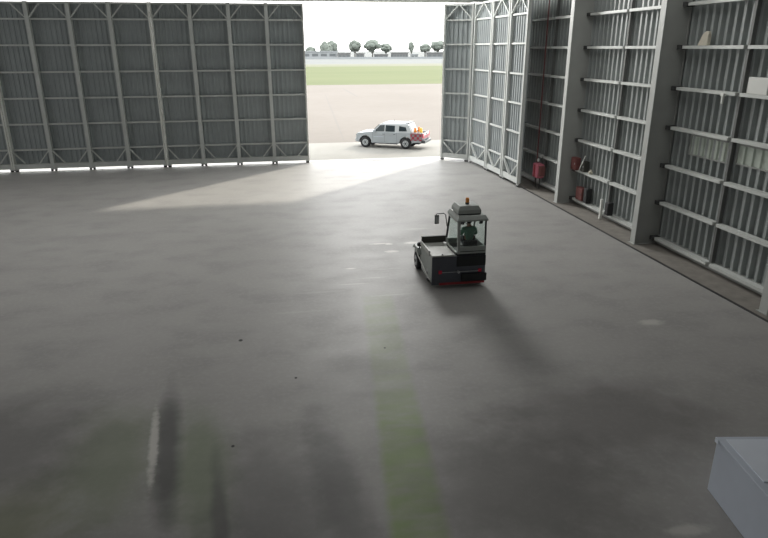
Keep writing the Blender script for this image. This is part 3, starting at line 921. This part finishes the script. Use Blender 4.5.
m.add([(-2.0, -0.74, 1.2), (-2.0, 0.74, 1.2), (-1.77, 0.66, 1.66), (-1.77, -0.66, 1.66), (-1.96, -0.74, 1.2), (-1.96, 0.74, 1.2), (-1.73, 0.66, 1.66), (-1.73, -0.66, 1.66)],
      [(0, 1, 2, 3), (7, 6, 5, 4), (0, 4, 5, 1), (1, 5, 6, 2), (2, 6, 7, 3), (3, 7, 4, 0)])
m.build('rear_window', M['car_glass'], pk)
tg = MB().box(-2.84, -2.79, -0.755, 0.755, 0.72, 1.16).build('tailgate', M['white_trim'], pk, bevel=0.01)
MB().box(-2.852, -2.842, -0.70, 0.70, 0.76, 0.98).build('tailgate_checker', M['checker'], tg)
MB().box(-2.856, -2.842, -0.12, 0.12, 1.02, 1.08).build('tailgate_handle', M['black'], tg)
MB().box(-2.99, -2.70, -0.86, 0.86, 0.46, 0.64).build('rear_bumper', M['distant_window'], pk, bevel=0.02)
MB().box(2.14, 2.34, -0.86, 0.86, 0.40, 0.66).build('front_bumper', M['white_trim'], pk, bevel=0.03)
MB().box(2.24, 2.29, -0.52, 0.52, 0.70, 0.92).build('grille', M['black'], pk)
MB().box(-1.72, -1.42, -0.60, 0.60, 1.795, 1.85).build('rear_wing', M['distant_window'], pk, bevel=0.01)
MB().tube([(-0.55, 0.45, 1.79), (-0.58, 0.45, 2.02)], 0.012, 6).build('antenna', M['black'], pk)
for (x, s) in ((1.54, 1), (1.54, -1), (-1.54, 1), (-1.54, -1)):
    y = s * 0.78
    r, wd = 0.385, 0.24
    t = MB().lathe([(r * 0.6, -wd / 2), (r * 0.92, -wd / 2), (r, -wd / 2 + 0.03), (r, wd / 2 - 0.03), (r * 0.92, wd / 2), (r * 0.6, wd / 2)], 28, 'Y', (x, y, r + 0.002)).build('wheel', M['rubber'], pk, True)
    MB().lathe([(r * 0.58, -wd / 2 - 0.005), (r * 0.58, wd / 2 + 0.005)], 24, 'Y', (x, y, r + 0.002)).build('rim', M['white_trim'], t)
    hb = MB().lathe([(r * 0.2, -wd / 2 - 0.02), (r * 0.2, wd / 2 + 0.02)], 12, 'Y', (x, y, r + 0.002))
    for k in range(6):
        a = k * PI / 3
        hb.lathe([(0.035, -wd / 2 - 0.009), (0.035, wd / 2 + 0.009)], 8, 'Y', (x + 0.15 * math.cos(a), y, r + 0.15 * math.sin(a)))
    hb.build('hub', M['distant_window'], t)

# orange cones in the load bed
def cone(loc, rz, m, label, tilt=0.0):
    t = empty('traffic_cone', loc)
    t.rotation_euler = (tilt, 0, rz)
    tag(t, label, 'cone', 'cones in the truck bed')
    MB().box(-0.17, 0.17, -0.17, 0.17, 0, 0.03).build('base', M[m], t)
    MB().lathe([(0.165, 0.03), (0.08, 0.70)], 18).build('cone_body', M[m], t, True)
    MB().lathe([(0.146, 0.24), (0.128, 0.38)], 18).build('reflective_band', M['white_trim'], t, True)
def bedpt(x, y, z):
    a = R(151.4)
    return (8.51 + x * math.cos(a) - y * math.sin(a), 46.23 + x * math.sin(a) + y * math.cos(a), z)
cone(bedpt(-2.18, 0.60, 0.802), 0.4, 'orange', 'orange traffic cone in the truck bed, nearest the cab')
cone(bedpt(-2.60, 0.56, 0.802), 0.9, 'yellow', 'yellow orange traffic cone in the truck bed, nearest the tailgate')
cone(bedpt(-2.3, 0.0, 0.802), 0.2, 'orange', 'orange traffic cone standing in the middle of the truck bed')

# ------------------------------------------------------------------ things along the right wall
# red hose reel / extinguisher with its pipe
hz = empty('fire_hose_station', (13.45, 30.45, 0))
tag(hz, 'faded red fire point with gauge standing in the dark corner behind the folded leaves', 'fire point')
MB().box(-0.20, 0.20, -0.32, 0.30, 0.55, 1.28).build('cover', M['pink_red'], hz, bevel=0.06)
MB().box(-0.22, -0.20, -0.06, 0.06, 0.60, 1.22).build('front_flap', M['red'], hz)
MB().box(-0.14, 0.14, -0.55, -0.36, 0.70, 1.20).build('side_box', M['dull_red'], hz, bevel=0.03)
for y in (-0.24, 0.22):
    MB().tube([(0, y, 0.005), (0, y, 0.56)], 0.03).build('leg', M['dark_steel'], hz)
MB().lathe([(0.09, -0.03), (0.09, 0.03)], 18, 'X', (0, 0.10, 1.42)).build('gauge', M['frame'], hz)
MB().tube([(0, 0.10, 1.28), (0, 0.10, 1.34)], 0.02).build('gauge_stem', M['dark_steel'], hz)
pi_ = MB().tube([(13.58, 31.0, 0.03), (13.58, 31.0, 12.5)], 0.03, 12).build('fire_pipe', M['dull_red'])
tag(pi_, 'thin dark red vertical pipe running up the right wall near the folded leaves', 'pipe')
eb = empty('wall_cabinet', (13.50, 27.02, 0))
def cabinet(loc, sy, z0, z1, label, col, lid):
    t = empty('equipment_box', (loc[0], loc[1], z0))
    tag(t, label, 'box', 'boxes on the wall girts')
    h = z1 - z0
    MB().box(-0.12, 0.12, -sy / 2, sy / 2, 0, h).build('case', M[col], t, bevel=0.02)
    MB().box(-0.135, -0.122, -sy / 2 + 0.03, sy / 2 - 0.03, 0.03, h - 0.03).build('door', M[col], t)
    MB().box(-0.15, -0.137, -sy / 2 + 0.06, -sy / 2 + 0.09, h * 0.45, h * 0.6).build('latch', M[lid], t)
    return t
bpy.data.objects.remove(eb)
cabinet((13.60, 26.72, 0), 0.46, 1.626, 2.18, 'faded red brown box on the second girt beside the column', 'dull_red', 'frame')
cabinet((13.74, 26.10, 0), 0.34, 1.626, 2.10, 'small dark box on the second girt next to the faded red box', 'olive_dark', 'frame')
cabinet((13.72, 26.15, 0), 0.60, 0.326, 0.90, 'dark red box on the lowest girt beside the column', 'dull_red', 'dark_steel')
cabinet((13.72, 25.55, 0), 0.30, 0.326, 0.98, 'narrow black box on the lowest girt right of the dark red box', 'black', 'dark_steel')
bt = MB().lathe([(0.05, 0), (0.085, 0.02), (0.085, 0.10), (0.04, 0.16), (0.035, 0.20)], 14).build('canister', M['cream'], loc=(13.72, 25.50, 1.626))
tag(bt, 'small pale canister on the second girt right of the dark box', 'canister')
mk = MB().bar((13.56, 26.30, 1.64), (13.56, 25.80, 2.40), 0.03, 0.03).build('leaning_rod', M['frame_pale'])
tag(mk, 'thin pale rod leaning across the boxes on the second girt', 'rod')
bx = cabinet((13.56, 23.35, 0), 0.28, 0.326, 0.86, 'small black switch box beside the wall strut low on the wall', 'black', 'dark_steel')
ps = MB().box(13.50, 13.60, 23.92, 24.02, 0.01, 0.86).build('marker_post', M['frame_pale'])
tag(ps, 'short white post standing at the foot of the wall strut', 'post')
# pale things on the girts of the nearest bay
cl = MB().loft([[(-0.06, -0.24, 0), (0.06, -0.24, 0), (0.06, 0.24, 0), (-0.06, 0.24, 0)],
                [(-0.06, -0.24, 0.34), (0.06, -0.24, 0.34), (0.06, 0.04, 0.34), (-0.06, 0.04, 0.34)],
                [(-0.05, -0.20, 0.42), (0.05, -0.20, 0.42), (0.05, -0.07, 0.42), (-0.05, -0.07, 0.42)]])
clo = cl.build('folded_tarp', M['cream'], loc=(13.75, 19.2, 6.951), bevel=0.02)
tag(clo, 'cream slanted bundle sitting on a high girt near the middle column', 'bundle')
fb = MB().box(-0.08, 0.08, -0.40, 0.40, 0, 0.46).build('reflection_board', M['frame_pale'], loc=(13.75, 16.43, 5.622), bevel=0.015)  # block added in place of a bright glass reflection
tag(fb, 'white rectangular board imitating a glass reflection on a high girt at the right edge', 'board')
bk = MB().box(-0.03, 0.03, -0.03, 0.03, -0.30, 0).box(-0.05, 0.05, -0.07, 0.07, -0.08, 0).build('girt_hook', M['frame_pale'], loc=(13.62, 17.72, 5.57))
tag(bk, 'small pale hook hanging from a girt in the nearest wall bay', 'hook')

# ------------------------------------------------------------------ pale box built in place of a glass reflection, lower right
cs_ = empty('reflection_chest', (6.74, 7.54, 0), -R(9.5))
tag(cs_, 'pale white chest with flat lid built from a glass reflection at the lower right corner', 'chest')
MB().box(0, 1.7, -1.9, 0, 0.004, 0.95).build('body', M['chest_side'], cs_, bevel=0.012)
ld = MB().box(-0.02, 1.72, -1.92, 0.02, 0.952, 1.0).build('lid', M['chest_side'], cs_, bevel=0.01)
MB().box(0.10, 1.62, -1.1, -0.07, 1.001, 1.012).build('lid_panel', M['chest_lid'], ld)
MB().box(-0.034, -0.021, -0.09, 0.0, 0.93, 1.01).build('corner_bracket', M['chest_lid'], cs_)

# ------------------------------------------------------------------ far side of the airfield
A10 = R(10)
def FP(px_, D):        # bearing east of the view axis, distance
    xc = (px_ - 384) / 628.0 * (D * 0.943 + 2.3)
    return (xc * math.cos(A10) + D * math.sin(A10), -xc * math.sin(A10) + D * math.cos(A10))
def tree(x, y, h, wdt, trunk_h, seed, label, n=14, lean=0.0):
    t = empty('tree', (x, y, 0))
    tag(t, label, 'tree', 'trees beyond the runway')
    tk = MB()
    tk.tube([(0, 0, 0), (lean * 0.3, 0, trunk_h * 0.6), (lean, 0, trunk_h + (h - trunk_h) * 0.5)], [0.55, 0.42, 0.25], 8)
    for k in range(4):
        a = k * PI / 2 + seed
        tk.tube([(lean * 0.5, 0, trunk_h * 0.75), (lean + wdt * 0.25 * math.cos(a), wdt * 0.25 * math.sin(a), trunk_h + (h - trunk_h) * 0.4)], [0.26, 0.12], 6)
    tk.build('trunk', M['trunk'], t)
    rn = random.Random(seed)
    f = MB()
    cz, hh = (trunk_h + h) / 2, (h - trunk_h) / 2
    for k in range(n):
        u, a = rn.uniform(-1, 1), k * 2.4 + rn.uniform(-0.3, 0.3)
        q = math.sqrt(1 - u * u)
        s_ = rn.uniform(0.36, 0.5)
        f.blob((lean + 0.62 * wdt / 2 * q * math.cos(a), 0.62 * wdt / 2 * q * math.sin(a), cz + 0.58 * hh * u),
               s_ * wdt / 2, s_ * wdt / 2, s_ * hh, rn.random(), 0.13, 2)
    f.blob((lean, 0, cz), 0.7 * wdt / 2, 0.7 * wdt / 2, 0.75 * hh, seed, 0.1, 2)
    f.build('foliage', M['leaves'], t)
TD = 470
tr_list = [
    (311, 9.5, 8.0, 0.6, 'low bushy tree at the left edge of the doorway view', 0),
    (325.5, 14, 9.5, 0.6, 'broad dark tree forming the left half of the big clump', 0),
    (332, 14.5, 9.5, 0.6, 'broad dark tree forming the right half of the big clump', 14),
    (355, 14.5, 9.5, 5.0, 'round tree with thin trunk, first right of the dark clump', 0),
    (372.5, 14.8, 12.0, 4.5, 'widest round tree in the middle of the doorway view', 0),
    (386, 12.2, 9.0, 4.6, 'smaller round tree just right of the widest one', 14),
    (412, 13.4, 4.5, 4.5, 'slim narrow leaning tree', 0),
    (425, 12.8, 8.5, 4.5, 'round tree second from the right end of the row', 0),
    (437.5, 15.2, 10.5, 5.0, 'last round tree at the right end of the row', 14),
]
for i, (p, h, wd, th, lb, dd) in enumerate(tr_list):
    x, y = FP(p, TD + dd)
    tree(x, y, h * 0.85, wd, th * 0.85, 11 + i, lb, n=18, lean=-0.8 if i == 6 else 0)
def far_building(p0, p1, D, h, dep, wallm, nwin, label, roof=None):
    x0, y0 = FP(p0, D)
    x1, y1 = FP(p1, D)
    a = math.atan2(y1 - y0, x1 - x0)
    L = math.hypot(x1 - x0, y1 - y0)
    t = empty('airport_building', (x0, y0, 0), a)
    tag(t, label, 'building', 'buildings beyond the runway')
    MB().box(0, L, 0, dep, 0, h).build('walls', M[wallm], t)
    MB().box(-0.4, L + 0.4, -0.5, dep + 0.5, h, h + 0.5).build('roof', M[roof or wallm], t)
    for k in range(nwin):
        xa = L * (k + 0.15) / nwin
        MB().box(xa, xa + L * 0.7 / nwin, -0.06, -0.005, h * 0.35, h * 0.72).build('window', M['distant_window'], t)
far_building(302, 337, 455, 4.6, 8, 'cement_white', 4, 'long low white building at the left', 'cement_white')
far_building(338, 350, 452, 3.4, 8, 'distant_grey', 3, 'small grey building right of the long white one')
far_building(356, 364, 456, 3.2, 8, 'distant_grey', 2, 'small grey building between two round trees')
far_building(374, 388, 452, 2.6, 8, 'distant_grey', 3, 'low grey shed under the widest tree')
far_building(391, 408, 456, 3.6, 10, 'distant_grey', 6, 'grey building with a row of windows in the middle')
far_building(411, 418, 452, 2.6, 8, 'cement_white', 2, 'small pale building under the slim tree')
far_building(427, 447, 454, 3.6, 10, 'distant_grey', 4, 'grey building at the right end of the row')
# low vehicle or barrier line in front of the buildings
fw = empty('perimeter_fence', (0, 0, 0))
tag(fw, 'low pale perimeter fence running in front of the distant buildings', 'fence')
xa, ya = FP(250, 440)
xb, yb = FP(500, 440)
MB().bar((xa, ya, 0.7), (xb, yb, 0.7), 0.1, 1.3).build('fence_panel', M['cement_white'], fw)
